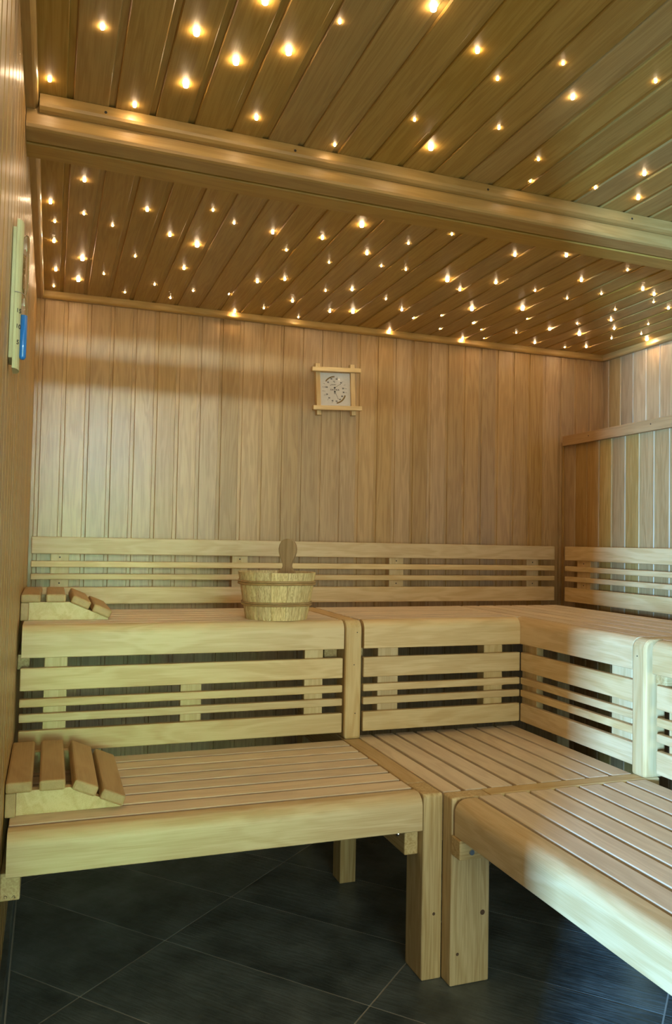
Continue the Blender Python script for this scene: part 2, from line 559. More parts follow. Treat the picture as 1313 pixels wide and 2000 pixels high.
# ------------------------------------------------------------------ benches
def fascia_profile(h, top_w, th=0.028, r=0.030, n=7):
    """L-shaped bullnose front board: local Y = depth from the front, local Z = up from its bottom"""
    pr = [(0, 0.002), (0, h - r)]
    for k in range(1, n + 1):
        a = math.pi / 2 * k / n
        pr.append((r - r * math.cos(a), h - r + r * math.sin(a)))
    pr += [(top_w - 0.003, h), (top_w, h - 0.003), (top_w, h - th), (th, h - th), (th, 0), (0.002, 0)]
    return pr


def fascia_x(parent, x0, x1, yf, zb, h, tw, mit1=False):
    return prism('front_board', fascia_profile(h, tw), x1 - x0, M_BENCH, frame(X_, Z_, (x0, yf, zb)), parent,
                 mitre1=(lambda a, b: a) if mit1 else None, smooth=True)


def fascia_y(parent, y0, y1, xf, zb, h, tw, mit=False):
    # front face towards -X: local Y = +X, local Z = up, lx = ly x lz = X x Z = -Y, so start at the far end
    return prism('front_board', fascia_profile(h, tw), y1 - y0, M_BENCH, frame(-Y_, Z_, (xf, y1, zb)), parent,
                 mitre0=(lambda a, b: -a) if mit else None, smooth=True)


ZL, ZU = 0.450, 0.8206
FB_L, FB_U = 0.363, 0.732
TH = 0.027
GAPS = 0.0120

# lower left bench
b1 = empty('sauna_bench', (0.40, 2.07, 0.36), 'lower pale wooden slatted bench against the left wall carrying a headrest', 'bench')
fascia_x(b1, -0.066, 0.8795, 1.788, FB_L, ZL - FB_L, 0.053)
for k in range(7):
    y0 = 1.846 + 0.0733 * k
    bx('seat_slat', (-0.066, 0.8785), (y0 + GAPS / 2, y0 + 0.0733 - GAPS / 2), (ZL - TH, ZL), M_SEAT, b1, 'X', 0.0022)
bx('bearer', (0.846, 0.8825), (1.818, 2.34), (0.297, 0.3628), M_LEG, b1, 'Y', 0.003)
bx('bearer', (XL + 0.0005, -0.038), (1.818, 2.34), (0.305, 0.3628), M_LEG, b1, 'Y', 0.003)
bx('cross_rail', (0.40, 0.44), (1.83, 2.35), (0.388, ZL - TH - 0.0005), M_LEG, b1, 'Y', 0.003)
bb = disc('bolt', (0.846, 1.86, 0.337), (-1, 0, 0), 0.008, 0.003, M_STEEL, b1)
# pencil marks on the end of the wall bearer
for k, (cx, cz) in enumerate(((-0.066, 0.314), (-0.050, 0.313))):
    pts = [(cx + 0.002 * t + 0.0015 * math.sin(2.7 * t + k), 1.8178, cz + 0.0028 * math.cos(2.1 * t)) for t in [q * 0.5 for q in range(-3, 5)]]
    link('pencil_mark', tube_mesh(pts, 0.0005, M_INK, 4), Matrix.Identity(4), b1)

# lower corner platform
b2 = empty('sauna_bench', (1.24, 2.1, 0.36), 'lower slatted corner platform framed by the backrests of the middle and side seats', 'bench')
xs = [0.9405, 0.997, 1.0725, 1.1465, 1.2205, 1.2965, 1.3715, 1.4475, 1.5225]
for k in range(8):
    bx('seat_slat', (xs[k] + GAPS / 2 * (k > 0), xs[k + 1] - GAPS / 2), (1.799, 2.40), (ZL - TH, ZL), M_SEAT, b2, 'Y', 0.0022)
bx('bearer', (0.9385, 1.515), (1.7985, 1.836), (0.33, ZL - TH - 0.0005), M_LEG, b2, 'X', 0.003)
bx('bearer', (0.9385, 1.515), (2.355, 2.395), (0.33, ZL - TH - 0.0005), M_LEG, b2, 'X', 0.003)

# lower right bench
b3 = empty('sauna_bench', (1.23, 0.9, 0.36), 'lower slatted bench along the right side with a daylit front board', 'bench')
fascia_y(b3, -0.40, 1.7355, 0.940, FB_L, ZL - FB_L, 0.062)
for k in range(7):
    x0 = 1.004 + 0.0738 * k
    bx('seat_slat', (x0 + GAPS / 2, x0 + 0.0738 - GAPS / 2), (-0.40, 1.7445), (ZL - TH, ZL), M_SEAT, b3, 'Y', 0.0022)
bx('bearer', (0.936, 1.50), (1.702, 1.7455), (0.316, 0.3628), M_LEG, b3, 'X', 0.003)
disc('bolt', (0.968, 1.702, 0.334), (0, -1, 0), 0.007, 0.003, M_STEEL, b3)
bx('bearer', (0.98, 1.50), (-0.38, -0.34), (0.316, ZL - TH - 0.0005), M_LEG, b3, 'X', 0.003)
for xx in (0.98, 1.44):
    bx('leg', (xx, xx + 0.06), (-0.34, -0.29), (0.0, 0.315), M_LEG, b3, 'Z', 0.003)
bx('cross_rail', (0.98, 1.50), (0.78, 0.82), (0.375, ZL - TH - 0.0005), M_LEG, b3, 'X', 0.003)

# upper left bench
UP_P = 0.0765
b4 = empty('sauna_bench', (0.40, 2.6, 0.73), 'upper pale slatted bench under the wooden bucket and upper headrest', 'bench')
fascia_x(b4, -0.066, 0.8765, 2.355, FB_U, ZU - FB_U, 0.043)
for k in range(6):
    y0 = 2.401 + UP_P * k
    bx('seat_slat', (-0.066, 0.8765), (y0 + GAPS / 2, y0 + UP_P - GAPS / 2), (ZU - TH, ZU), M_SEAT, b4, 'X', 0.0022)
bx('bearer', (0.838, 0.8825), (2.432, 2.84), (0.696, 0.7318), M_LEG, b4, 'Y', 0.003)
bx('bearer', (XL + 0.0005, -0.045), (2.43, 2.84), (0.690, 0.7318), M_LEG, b4, 'Y', 0.003)
for xx in (-0.03, 0.40, 0.79):
    bx('cross_rail', (xx, xx + 0.035), (2.39, 2.85), (0.733, ZU - TH - 0.0005), M_LEG, b4, 'Y', 0.003)

# upper middle bench
b5 = empty('sauna_bench', (1.24, 2.6, 0.73), 'upper slatted bench between the round-topped post and the corner below the dial', 'bench')
fascia_x(b5, 0.9445, 1.5165, 2.355, FB_U, ZU - FB_U, 0.043)
for k in range(6):
    y0 = 2.401 + UP_P * k
    bx('seat_slat', (0.9445, 1.5165), (y0 + GAPS / 2, y0 + UP_P - GAPS / 2), (ZU - TH, ZU), M_SEAT, b5, 'X', 0.0022)
bx('bearer', (0.9385, 0.972), (2.43, 2.84), (0.696, 0.7318), M_LEG, b5, 'Y', 0.004)
for xx in (0.985, 1.40):
    bx('cross_rail', (xx, xx + 0.035), (2.39, 2.85), (0.733, ZU - TH - 0.0005), M_LEG, b5, 'Y', 0.003)

# upper right bench (far section)
b6 = empty('sauna_bench', (1.78, 2.3, 0.73), 'upper slatted bench in the back right corner beyond the daylit post', 'bench')
fascia_y(b6, 1.8025, 2.398, 1.517, FB_U, ZU - FB_U, 0.043)
for k in range(6):
    x0 = 1.562 + UP_P * k
    bx('seat_slat', (x0 + GAPS / 2, x0 + UP_P - GAPS / 2), (1.8025, 2.859), (ZU - TH, ZU), M_SEAT, b6, 'Y', 0.0022)
bx('seat_slat', (1.520, 1.562 - GAPS / 2), (2.401, 2.859), (ZU - TH, ZU), M_SEAT, b6, 'Y', 0.0022)
bx('bearer', (1.60, 2.02), (1.800, 1.835), (0.696, ZU - TH - 0.0005), M_LEG, b6, 'X', 0.003)
bx('bearer', (1.60, 2.02), (2.80, 2.835), (0.696, ZU - TH - 0.0005), M_LEG, b6, 'X', 0.003)
bx('leg', (1.955, 2.015), (2.76, 2.80), (0, 0.79), M_LEG, b6, 'Z', 0.003)

# upper right bench (near section)
b7 = empty('sauna_bench', (1.78, 0.7, 0.73), 'upper slatted bench section in full daylight on the near side of the daylit post', 'bench')
fascia_y(b7, -0.40, 1.722, 1.517, FB_U, ZU - FB_U, 0.043)
for k in range(6):
    x0 = 1.562 + UP_P * k
    bx('seat_slat', (x0 + GAPS / 2, x0 + UP_P - GAPS / 2), (-0.40, 1.742), (ZU - TH, ZU), M_SEAT, b7, 'Y', 0.0022)
bx('bearer', (1.545, 2.02), (1.705, 1.744), (0.694, 0.7315), M_LEG, b7, 'X', 0.006)
for yy in (-0.37, 0.6):
    bx('bearer', (1.60, 2.02), (yy, yy + 0.04), (0.71, ZU - TH - 0.0005), M_LEG, b7, 'X', 0.003)
bx('leg', (1.965, 2.015), (-0.33, -0.27), (0, ZU - TH - 0.001), M_LEG, b7, 'Z', 0.003)
bx('leg', (1.58, 1.63), (-0.33, -0.27), (0, ZU - TH - 0.001), M_LEG, b7, 'Z', 0.003)


# unseen boards added between upper seats and walls to shade the space underneath
bx('light_block_board', (-0.066, 0.882), (2.862, YB - 0.002), (0.742, 0.758), M_BENCH, b4, 'X', 0.002)
bx('light_block_board', (0.9405, 1.5165), (2.862, YB - 0.002), (0.742, 0.758), M_BENCH, b5, 'X', 0.002)
bx('light_block_board', (1.520, 2.21), (2.862, YB - 0.002), (0.742, 0.758), M_BENCH, b6, 'X', 0.002)
bx('light_block_board', (2.025, 2.21), (1.8025, 2.860), (0.742, 0.758), M_BENCH, b6, 'Y', 0.002)
bx('light_block_board', (2.025, 2.21), (-0.40, 1.742), (0.742, 0.758), M_BENCH, b7, 'Y', 0.002)

# ---- bench frames (dividers with posts)
def post_profile(d, h, r=0.022, n=6):
    """local Y depth from the front, local Z up; rounded top front corner"""
    pr = [(0, 0), (0, h - r)]
    for k in range(1, n + 1):
        a = math.pi / 2 * k / n
        pr.append((r - r * math.cos(a), h - r + r * math.sin(a)))
    return pr + [(d, h), (d, 0)]


def vpost_mesh(w, d, h, r_front, mat, r_side=0.004):
    """upright with its grain along local X; front is local -Z... built from a rounded box"""
    bm = bmesh.new()
    bmesh.ops.create_cube(bm, size=1.0)
    bmesh.ops.scale(bm, vec=(h, w, d), verts=bm.verts)
    e_top = [e for e in bm.edges if all(v.co.x > 0 and v.co.z > 0 for v in e.verts)]
    bmesh.ops.bevel(bm, geom=e_top, offset=r_front, segments=6, affect='EDGES', profile=0.5)
    sharp = [e for e in bm.edges if e.calc_face_angle(0) > 1.0]
    bmesh.ops.bevel(bm, geom=sharp, offset=r_side, segments=2, affect='EDGES', profile=0.5)
    me = bpy.data.meshes.new('post'); bm.to_mesh(me); bm.free(); me.materials.append(mat)
    return me


f1 = empty('bench_frame', (0.91, 1.84, 0.0), 'wooden bench frame with upright post between the left benches and the middle seats', 'frame')
# front foot post, x .883-.937, y 1.792-1.888
me = vpost_mesh(0.0535, 0.096, 0.4495, 0.010, M_LEG)
link('post', me, frame(Z_, -Y_, (0.910, 1.791 + 0.048, 0.22475)), f1)
bx('leg', (0.8835, 0.9365), (2.372, 2.44), (0.0, 0.36), M_LEG, f1, 'Z', 0.003)
bx('top_rail', (0.8832, 0.9368), (1.888, 2.357), (0.3635, ZL), M_FRAME, f1, 'Y', 0.004)
me = vpost_mesh(0.0545, 0.09, ZU - ZL, 0.030, M_BENCH, 0.008)
up1 = link('post', me, frame(Z_, -Y_, (0.911, 2.356 + 0.045, (ZU + ZL) / 2)), f1)
bx('top_rail', (0.8838, 0.9382), (2.446, 2.859), (0.733, ZU), M_FRAME, f1, 'Y', 0.004)
bx('bottom_rail', (0.8838, 0.9362), (2.357, 2.859), (0.3635, 0.4498), M_LEG, f1, 'Y', 0.003)
bx('leg', (0.8838, 0.9362), (2.79, 2.858), (0.0, 0.363), M_LEG, f1, 'Z', 0.003)
for zz, xx in ((0.783, 0.921), (0.682, 0.912), (0.530, 0.918)):
    disc('screw', (xx, 2.356, zz), (0, -1, 0), 0.0018, 0.0006, M_DARK, up1)

f2 = empty('bench_frame', (1.24, 1.77, 0.0), 'wooden bench frame whose tall post divides the side seats where daylight begins', 'frame')
me = vpost_mesh(0.107, 0.049, 0.4495, 0.006, M_LEG)
link('post', me, frame(Z_, -Y_, (0.9915, 1.7475 + 0.0245, 0.22475)), f2)
bx('top_rail', (1.0455, 1.566), (1.7475, 1.7975), (0.3635, ZL), M_BENCH, f2, 'X', 0.004)
me = vpost_mesh(0.0525, 0.07, ZU - ZL, 0.030, M_BENCH, 0.007)
up2 = link('post', me, frame(Z_, -X_, (1.515 + 0.035, 1.7475 + 0.02625, (ZU + ZL) / 2)), f2)
bx('top_rail', (1.585, 2.02), (1.7475, 1.7995), (0.733, ZU), M_BENCH, f2, 'X', 0.004)
bx('leg', (1.50, 1.566), (1.7475, 1.7975), (0, 0.363), M_LEG, f2, 'Z', 0.003)
bx('leg', (1.95, 2.02), (1.7475, 1.7975), (0, 0.7325), M_LEG, f2, 'Z', 0.003)
disc('screw', (1.515, 1.778, 0.772), (-1, 0, 0), 0.002, 0.0006, M_DARK, up2)
# knots on the foot posts
for px, zz, r in ((1.026, 0.166, 0.0065), (0.958, 0.075, 0.004)):
    disc('knot', (px, 1.7475, zz), (0, -1, 0), r, 0.0005, M_KNOT, f2)
disc('knot', (0.915, 1.791, 0.158), (0, -1, 0), 0.004, 0.0005, M_KNOT, f1)
disc('adjuster_foot', (1.0, 1.772, 0.0), (0, 0, 1), 0.012, 0.004, M_DARK, f2)

# ------------------------------------------------------------------ backrests
ZB = [(1.003, 1.067), (0.953, 0.976), (0.906, 0.928), (0.813, 0.878)]     # boards of the wall backrests
ZF = [(0.640, 0.703), (0.595, 0.618), (0.5535, 0.5765), (0.470, 0.531)]   # boards below the upper seats
YK = 3.184

r1 = empty('backrest', (1.08, YK, 0.81), 'long slatted backrest on the back wall behind the wooden bucket', 'backrest')
for z0, z1 in ZB:
    bx('back_slat', (-0.067, 2.235), (YK, YK + 0.019), (z0, z1), M_BENCH, r1, 'X', 0.003)
for x0, x1 in ((0.0015, 0.0686), (0.698, 0.764), (1.396, 1.464), (2.094, 2.158)):
    u = bx('upright', (x0, x1), (YK + 0.0195, YB - 0.0005), (0.825, 1.055), M_BENCH, r1, 'Z', 0.002)
    for zz in (0.990, 0.892):
        disc('screw', ((x0 + x1) / 2, YK + 0.0195, zz), (0, -1, 0), 0.003, 0.0006, M_DARK, u)

r2 = empty('backrest', (2.256, 2.0, 0.81), 'slatted backrest mounted on the right wall panelling', 'backrest')
for z0, z1 in ZB:
    bx('back_slat', (2.256, 2.275), (-0.40, 3.138), (z0, z1), M_BENCH, r2, 'Y', 0.003)
for y0, y1 in ((2.975, 3.070), (2.05, 2.14), (1.2, 1.29), (0.3, 0.39)):
    u = bx('upright', (2.2755, XR2 - 0.0005), (y0, y1), (0.825, 1.055), M_BENCH, r2, 'Z', 0.002)
    for zz in (0.990, 0.892):
        disc('screw', (2.2755, (y0 + y1) / 2, zz), (-1, 0, 0), 0.003, 0.0006, M_DARK, u)

r3 = empty('backrest', (0.40, 2.365, 0.47), 'slatted backrest board set behind the lower left bench and its headrest', 'backrest')
for z0, z1 in ZF:
    bx('back_slat', (-0.068, 0.878), (2.365, 2.384), (z0, z1), M_BENCH, r3, 'X', 0.003)
for x0, x1 in ((-0.006, 0.0555), (0.3745, 0.437), (0.7575, 0.818)):
    bx('upright', (x0, x1), (2.3845, 2.408), (0.478, 0.700 if 0.2 < x0 < 0.7 else 0.731), M_BENCH, r3, 'Z', 0.002)

r4 = empty('backrest', (1.23, 2.365, 0.47), 'short slatted backrest facing the room behind the corner platform', 'backrest')
for z0, z1 in ZF:
    bx('back_slat', (0.948, 1.5235), (2.365, 2.384), (z0, z1), M_BENCH, r4, 'X', 0.003)
for x0, x1 in ((1.005, 1.0765), (1.394, 1.4655)):
    bx('upright', (x0, x1), (2.3845, 2.43), (0.478, 0.731), M_BENCH, r4, 'Z', 0.002)

r5 = empty('backrest', (1.527, 2.1, 0.47), 'slatted side backrest between the inner corner and the daylit post', 'backrest')
for z0, z1 in ZF:
    bx('back_slat', (1.5245, 1.5435), (1.803, 2.364), (z0, z1), M_BENCH, r5, 'Y', 0.003)
for y0, y1 in ((2.296, 2.3835), (1.832, 1.918)):
    bx('upright', (1.544, 1.570), (y0, y1), (0.478, 0.731), M_BENCH, r5, 'Z', 0.002)

r6 = empty('backrest', (1.527, 0.7, 0.47), 'slatted side backrest in full daylight on the near side of the daylit post', 'backrest')
for z0, z1 in ZF:
    bx('back_slat', (1.5245, 1.5435), (-0.40, 1.716), (z0, z1), M_BENCH, r6, 'Y', 0.003)
for y0, y1 in ((1.60, 1.69), (0.85, 0.93), (0.1, 0.18)):
    bx('upright', (1.544, 1.570), (y0, y1), (0.478, 0.693), M_BENCH, r6, 'Z', 0.002)

# ------------------------------------------------------------------ headrests
def headrest(yf, zb, label):
    """yf = front face of the near side board, zb = seat height"""
    h = empty('headrest', (0.03, yf + 0.18, zb), label, 'headrest', 'wedge headrests')
    wl_ = [(-0.054, 0), (0.172, 0), (0.172, 0.004), (0.058, 0.053), (-0.054, 0.053)]
    for yy in (yf, yf + 0.33):
        # profile (x, z): local Y = X, local Z = up -> lx = X x Z = -Y ; grain along the profile is fine
        prism('side_board', wl_, 0.022, M_BENCH, frame(-Y_, Z_, (0, yy + 0.022, zb)), h)
    bx('end_board', (-0.0765, -0.0545), (yf - 0.014, yf + 0.352), (zb, zb + 0.053), M_REST, h, 'Y', 0.003)
    y0, y1 = yf - 0.020, yf + 0.352
    for x0, x1 in ((-0.0765, -0.0215), (-0.0075, 0.0480)):
        bx('head_slat', (x0, x1), (y0, y1), (zb + 0.0535, zb + 0.0775), M_REST, h, 'Y', 0.005, 2)
    ang = math.atan2(-0.049, 0.114)
    s = Vector((math.cos(ang), 0, math.sin(ang)))       # down the slope
    nrm = Vector((-s.z, 0, s.x))
    P0 = Vector((0.058, 0, zb + 0.053))
    for d0 in (0.002, 0.068):
        c = P0 + s * (d0 + 0.028) + nrm * 0.0128
        c.y = (y0 + y1) / 2
        link('head_slat', box_mesh(y1 - y0, 0.056, 0.024, 0.005, M_REST), frame(Y_, nrm, c), h)
    return h


headrest(1.912, ZL, 'brown-slatted wedge headrest lying on the lower left bench')
headrest(2.507, ZU, 'brown-slatted wedge headrest lying on the upper bench below the back wall backrest')

# ------------------------------------------------------------------ bucket
BX, BY = 0.686, 2.470
bk = empty('wooden_bucket', (BX, BY, ZU), 'stave-built wooden sauna bucket with cane hoops and an upright paddle handle', 'bucket')
NS, RB, RTP, HB = 14, 0.099, 0.1245, 0.148


def stave_mesh():
    bm = bmesh.new()
    half = math.pi / NS - 0.004
    na, nz = 4, 3
    grid = []
    for inner in (0, 1):
        layer = []
        for k in range(nz + 1):
            t = k / nz
            r = RB + (RTP - RB) * t - inner * 0.011
            row = []
            for a in range(na + 1):
                th = -half + 2 * half * a / na
                e = 0.0012 if a in (0, na) else 0
                row.append(bm.verts.new((t * HB, math.sin(th) * (r - e * (1 - inner)), -math.cos(th) * (r - e * (1 - inner)))))
            layer.append(row)
        grid.append(layer)
    o, i = grid
    for k in range(nz):
        for a in range(na):
            bm.faces.new((o[k][a], o[k][a + 1], o[k + 1][a + 1], o[k + 1][a]))
            bm.faces.new((i[k][a], i[k + 1][a], i[k + 1][a + 1], i[k][a + 1]))
    for a in range(na):
        bm.faces.new((o[nz][a], o[nz][a + 1], i[nz][a + 1], i[nz][a]))
        bm.faces.new((o[0][a], i[0][a], i[0][a + 1], o[0][a + 1]))
    for k in range(nz):
        bm.faces.new((o[k][0], o[k + 1][0], i[k + 1][0], i[k][0]))
        bm.faces.new((o[k][na], i[k][na], i[k + 1][na], o[k + 1][na]))
    bmesh.ops.recalc_face_normals(bm, faces=bm.faces)
    me = bpy.data.meshes.new('stave'); bm.to_mesh(me); bm.free(); me.materials.append(M_BUCKET)
    return me


sm = stave_mesh()
for k in range(NS):
    a = 2 * math.pi * (k + 0.5) / NS + 0.02
    out = Vector((math.sin(a), -math.cos(a), 0))
    # local Z = -out (so that -Z is outwards), local X = up
    link('stave', sm, frame(Z_, -out, (BX, BY, ZU)), bk)
disc('base', (BX, BY, ZU + 0.008), (0, 0, 1), 0.090, 0.010, M_HANDLE, bk, 32)
for zz, rr in ((0.116, 0.0048), (0.050, 0.0045)):
    R = RB + (RTP - RB) * zz / HB + rr * 0.55
    for dz, ph in ((-rr * 0.75, 0.0), (rr * 0.75, 0.4)):
        pts = [(BX + R * math.cos(2 * math.pi * q / 40), BY + R * math.sin(2 * math.pi * q / 40), ZU + zz + dz + 0.0008 * math.sin(3 * 2 * math.pi * q / 40 + ph)) for q in range(40)]
        link('hoop', tube_mesh(pts, rr * 0.8, M_HOOP, 6, True, 'hoop'), Matrix.Identity(4), bk)
# paddle handle: one long stave on the far rim
ha = math.atan2(0.066, 0.098)
hout = Vector((math.sin(ha), math.cos(ha), 0))
outline = [(0.031, 0.0), (0.031, 0.058), (0.027, 0.064), (0.019, 0.072), (0.0155, 0.081), (0.016, 0.089), (0.020, 0.100),
           (0.026, 0.113), (0.030, 0.127), (0.031, 0.140), (0.0285, 0.153), (0.023, 0.163), (0.014, 0.170), (0.005, 0.1725)]
full = [(w, h) for w, h in outline] + [(-w, h) for w, h in reversed(outline)]
bm = bmesh.new()
fr_ = [bm.verts.new((h, w, 0.0)) for w, h in full]
f = bm.faces.new(fr_)
ret = bmesh.ops.extrude_face_region(bm, geom=[f])
bmesh.ops.translate(bm, vec=(0, 0, 0.015), verts=[v for v in ret['geom'] if isinstance(v, bmesh.types.BMVert)])
bmesh.ops.recalc_face_normals(bm, faces=bm.faces)
rim = [e for e in bm.edges if e.calc_face_angle(0) > 1.2]
bmesh.ops.bevel(bm, geom=rim, offset=0.003, segments=2, affect='EDGES', profile=0.5)
bmesh.ops.triangulate(bm, faces=[q for q in bm.faces if len(q.verts) > 4])
me = bpy.data.meshes.new('handle'); bm.to_mesh(me); bm.free(); me.materials.append(M_HANDLE)
tilt = (Z_ + hout * 0.03).normalized()
hz = (hout - tilt * hout.dot(tilt)).normalized()
link('handle', me, frame(tilt, hz, Vector((BX, BY, ZU + 0.082)) + hout * 0.0965), bk)

# ------------------------------------------------------------------ thermometer / hygrometer on the back wall
HC = Vector((1.1395, 0, 1.7255))
ha_ = math.radians(2.9)
hx, hzv = Vector((math.cos(ha_), 0, math.sin(ha_))), Vector((-math.sin(ha_), 0, math.cos(ha_)))


def hp(a, b, yy):
    p = HC + hx * a + hzv * b
    return Vector((p.x, yy, p.z))


hy = empty('sauna_thermometer', (HC.x, YB - 0.0005, 1.61), 'square double dial thermometer and hygrometer in a crossed wooden frame on the back wall', 'thermometer')
for b in (0.0825, -0.0825):
    link('frame_bar', box_mesh(0.222, 0.0185, 0.020, 0.0015, M_TIMER if False else M_BENCH), frame(hx, -Y_, hp(0, b, YB - 0.0345)), hy)
for a in (-0.0795, 0.0795):
    link('frame_bar', box_mesh(0.222, 0.020, 0.024, 0.0015, M_BENCH), frame(hzv, -Y_, hp(a, 0, YB - 0.0125)), hy)
dial = link('dial', box_mesh(0.139, 0.147, 0.012, 0.001, M_DIAL), frame(hx, -Y_, hp(0, 0, YB - 0.009)), hy)
YD = YB - 0.0152
K = 0.000213
DC = (637, 660)


def dc(px, py):
    return (px - DC[0]) * K, -(py - DC[1]) * K


def dial_text(s, px, py, size, rot=0.0):
    a, b = dc(px, py)
    c, sn = math.cos(rot), math.sin(rot)
    lx = hx * c + hzv * sn
    me = text_mesh(s, size, M_INK, 0.045)
    # text lies in local XY with +Z towards the reader
    return link('lettering', me, frame(lx, -Y_, hp(a, b, YD - 0.0003)), dial)


for s, px, py, sz in (('S A U N A', 628, 662, 0.0090), ('°C', 615, 500, 0.0085), ('80', 562, 441, 0.0085), ('60', 672, 441, 0.0085), ('40', 765, 515, 0.0085),
                      ('20', 805, 629, 0.0085), ('90', 485, 514, 0.0085), ('100', 447, 613, 0.0085), ('20', 456, 757, 0.0085), ('30', 500, 830, 0.0085),
                      ('40', 570, 886, 0.0085), ('50', 658, 894, 0.0085), ('60', 732, 855, 0.0085), ('80', 783, 790, 0.0085), ('90', 815, 710, 0.0085), ('%', 625, 743, 0.007)):
    dial_text(s, px, py, sz)


def dial_line(p0, p1, wdt, mat, name='scale_mark', lift=0.0004):
    a0, b0 = dc(*p0); a1, b1 = dc(*p1)
    d = hx * (a1 - a0) + hzv * (b1 - b0)
    return link(name, box_mesh(d.length, wdt, 0.0004, 0, mat), frame(d, -Y_, hp((a0 + a1) / 2, (b0 + b1) / 2, YD - lift)), dial)


for p0, p1 in (((355, 610), (425, 612)), ((832, 629), (888, 632)), ((845, 712), (888, 713)), ((388, 775), (435, 768)), ((465, 880), (480, 852)),
               ((560, 935), (563, 905)), ((684, 400), (684, 430)), ((745, 430), (735, 452)), ((790, 500), (812, 485)), ((820, 567), (858, 550)),
               ((385, 540), (420, 550)), ((355, 692), (425, 695)), ((662, 945), (664, 915))):
    dial_line(p0, p1, 0.0010, M_INK)


def arc(cx, cy, r, a0, a1, wdt):
    n = 16
    vs_, fs = [], []
    for k in range(n + 1):
        t = math.radians(a0 + (a1 - a0) * k / n)
        for rr in (r - wdt / 2, r + wdt / 2):
            a, b = dc(cx + rr * math.cos(t), cy - rr * math.sin(t))
            vs_.append((a, b, 0.0))
    for k in range(n):
        fs.append((2 * k, 2 * k + 1, 2 * k + 3, 2 * k + 2))
    me = bpy.data.meshes.new('scale_arc'); me.from_pydata(vs_, [], fs); me.materials.append(M_OCHRE)
    link('scale_arc', me, frame(hx, -Y_, hp(0, 0, YD - 0.0003)), dial)
    for k in range(0, n + 1, 2):
        t = math.radians(a0 + (a1 - a0) * k / n)
        dial_line((cx + (r - wdt / 2) * math.cos(t), cy - (r - wdt / 2) * math.sin(t)), (cx + (r + wdt / 2) * math.cos(t), cy - (r + wdt / 2) * math.sin(t)), 0.0007, M_INK, lift=0.0006)


arc(625, 620, 226, 146, 90, 26)
arc(625, 700, 232, -80, -18, 30)
# cursive flourish above the word
pts = []
for q in range(70):
    t = q / 69
    yv = 553 + 11 * math.cos(t * 34) * (1 - 0.35 * t)
    if t < 0.16:
        yv += 30 * math.sin(t / 0.16 * math.pi)
    a, b = dc(530 + 120 * t + 5 * math.sin(t * 34), yv)
    pts.append(hp(a, b, YD - 0.0004))
link('lettering', tube_mesh(pts, 0.00045, M_INK, 4), Matrix.Identity(4), dial)
for c, tip in (((625, 620), (758, 538)), ((625, 700), (697, 852))):
    a, b = dc(*c)
    hand = dial_line(c, tip, 0.0012, M_INK, 'pointer', 0.0016)
    disc('hub', hp(a, b, YD - 0.0002), (0, -1, 0), 0.0038, 0.0024, M_INK, dial)
    ax, bx_ = dc(tip[0] - (tip[0] - c[0]) * 0.06, tip[1] - (tip[1] - c[1]) * 0.06)
    disc('pointer_tip', hp(ax, bx_, YD - 0.0012), (0, -1, 0), 0.0021, 0.0006, M_INK, dial, 3)

# ------------------------------------------------------------------ sand timer on the left wall
TY = 1.48
st = empty('sand_timer', (XL + 0.0005, TY, 1.35), 'sand timer with bright blue sand on a pale wooden holder fixed to the left wall', 'timer')
lean = (Z_ + Y_ * 0.10).normalized()
tn = X_
tc_ = Vector((XL, TY, 1.483))
link('back_board', box_mesh(0.235, 0.045, 0.006, 0.001, M_TIMER), frame(lean, tn, tc_ + X_ * 0.0036 + lean * 0.0), st)
# half-round holder
prof = []
for k in range(9):
    a = math.pi * k / 8
    prof.append((0.019 * math.cos(a), 0.011 * math.sin(a)))
prof = [(0.019, -0.0)] + prof[1:-1] + [(-0.019, 0.0)]
mh = prism('holder', [(q[0], q[1]) for q in prof], 0.268, M_TIMER, frame(lean, tn, tc_ + X_ * 0.0068 - lean * 0.134), st)
# glass tube and sand, seated on the holder front
ly_ = tn.cross(lean)
gx = XL + 0.0068 + 0.0100 + 0.0055
gpt = lambda t: Vector((gx, 0, 0)) + Vector((0, (tc_ + lean * t).y, (tc_ + lean * t).z))
ts = [-0.112, -0.108, -0.06, -0.02, -0.006, 0.0, 0.006, 0.02, 0.06, 0.108, 0.112]
rs = [0.003, 0.0052, 0.0056, 0.0054, 0.003, 0.0014, 0.003, 0.0054, 0.0056, 0.0052, 0.003]
link('glass_tube', tube_mesh([gpt(t) for t in ts], rs, M_GLASS, 12), Matrix.Identity(4), st)
ts2 = [-0.1125, -0.1085, -0.07, -0.034, -0.033]
rs2 = [0.0034, 0.0057, 0.0060, 0.0059, 0.001]
link('blue_sand', tube_mesh([gpt(t) for t in ts2], rs2, M_BLUE, 12), Matrix.Identity(4), st)
for t in (0.001,):
    pts = []
    for q in range(13):
        a = math.pi * q / 12
        pts.append(tc_ + lean * t + ly_ * (0.0195 * math.cos(a)) + X_ * (0.0068 + 0.0172 * math.sin(a)))
    link('wire_clip', tube_mesh(pts, 0.0007, M_STEEL, 5), Matrix.Identity(4), st)
for s, t in (('15', -0.030), ('10', -0.058), ('5', -0.086)):
    a = math.radians(42)
    nrm = (X_ * math.sin(a) - Y_ * math.cos(a)).normalized()
    me = text_mesh(s, 0.011, M_INK)
    side = lean.cross(nrm)
    p = tc_ + lean * t + X_ * (0.0068 + 0.0115 * math.sin(a)) - Y_ * (0.0195 * math.cos(a))
    link('lettering', me, frame(side, nrm, p), st)

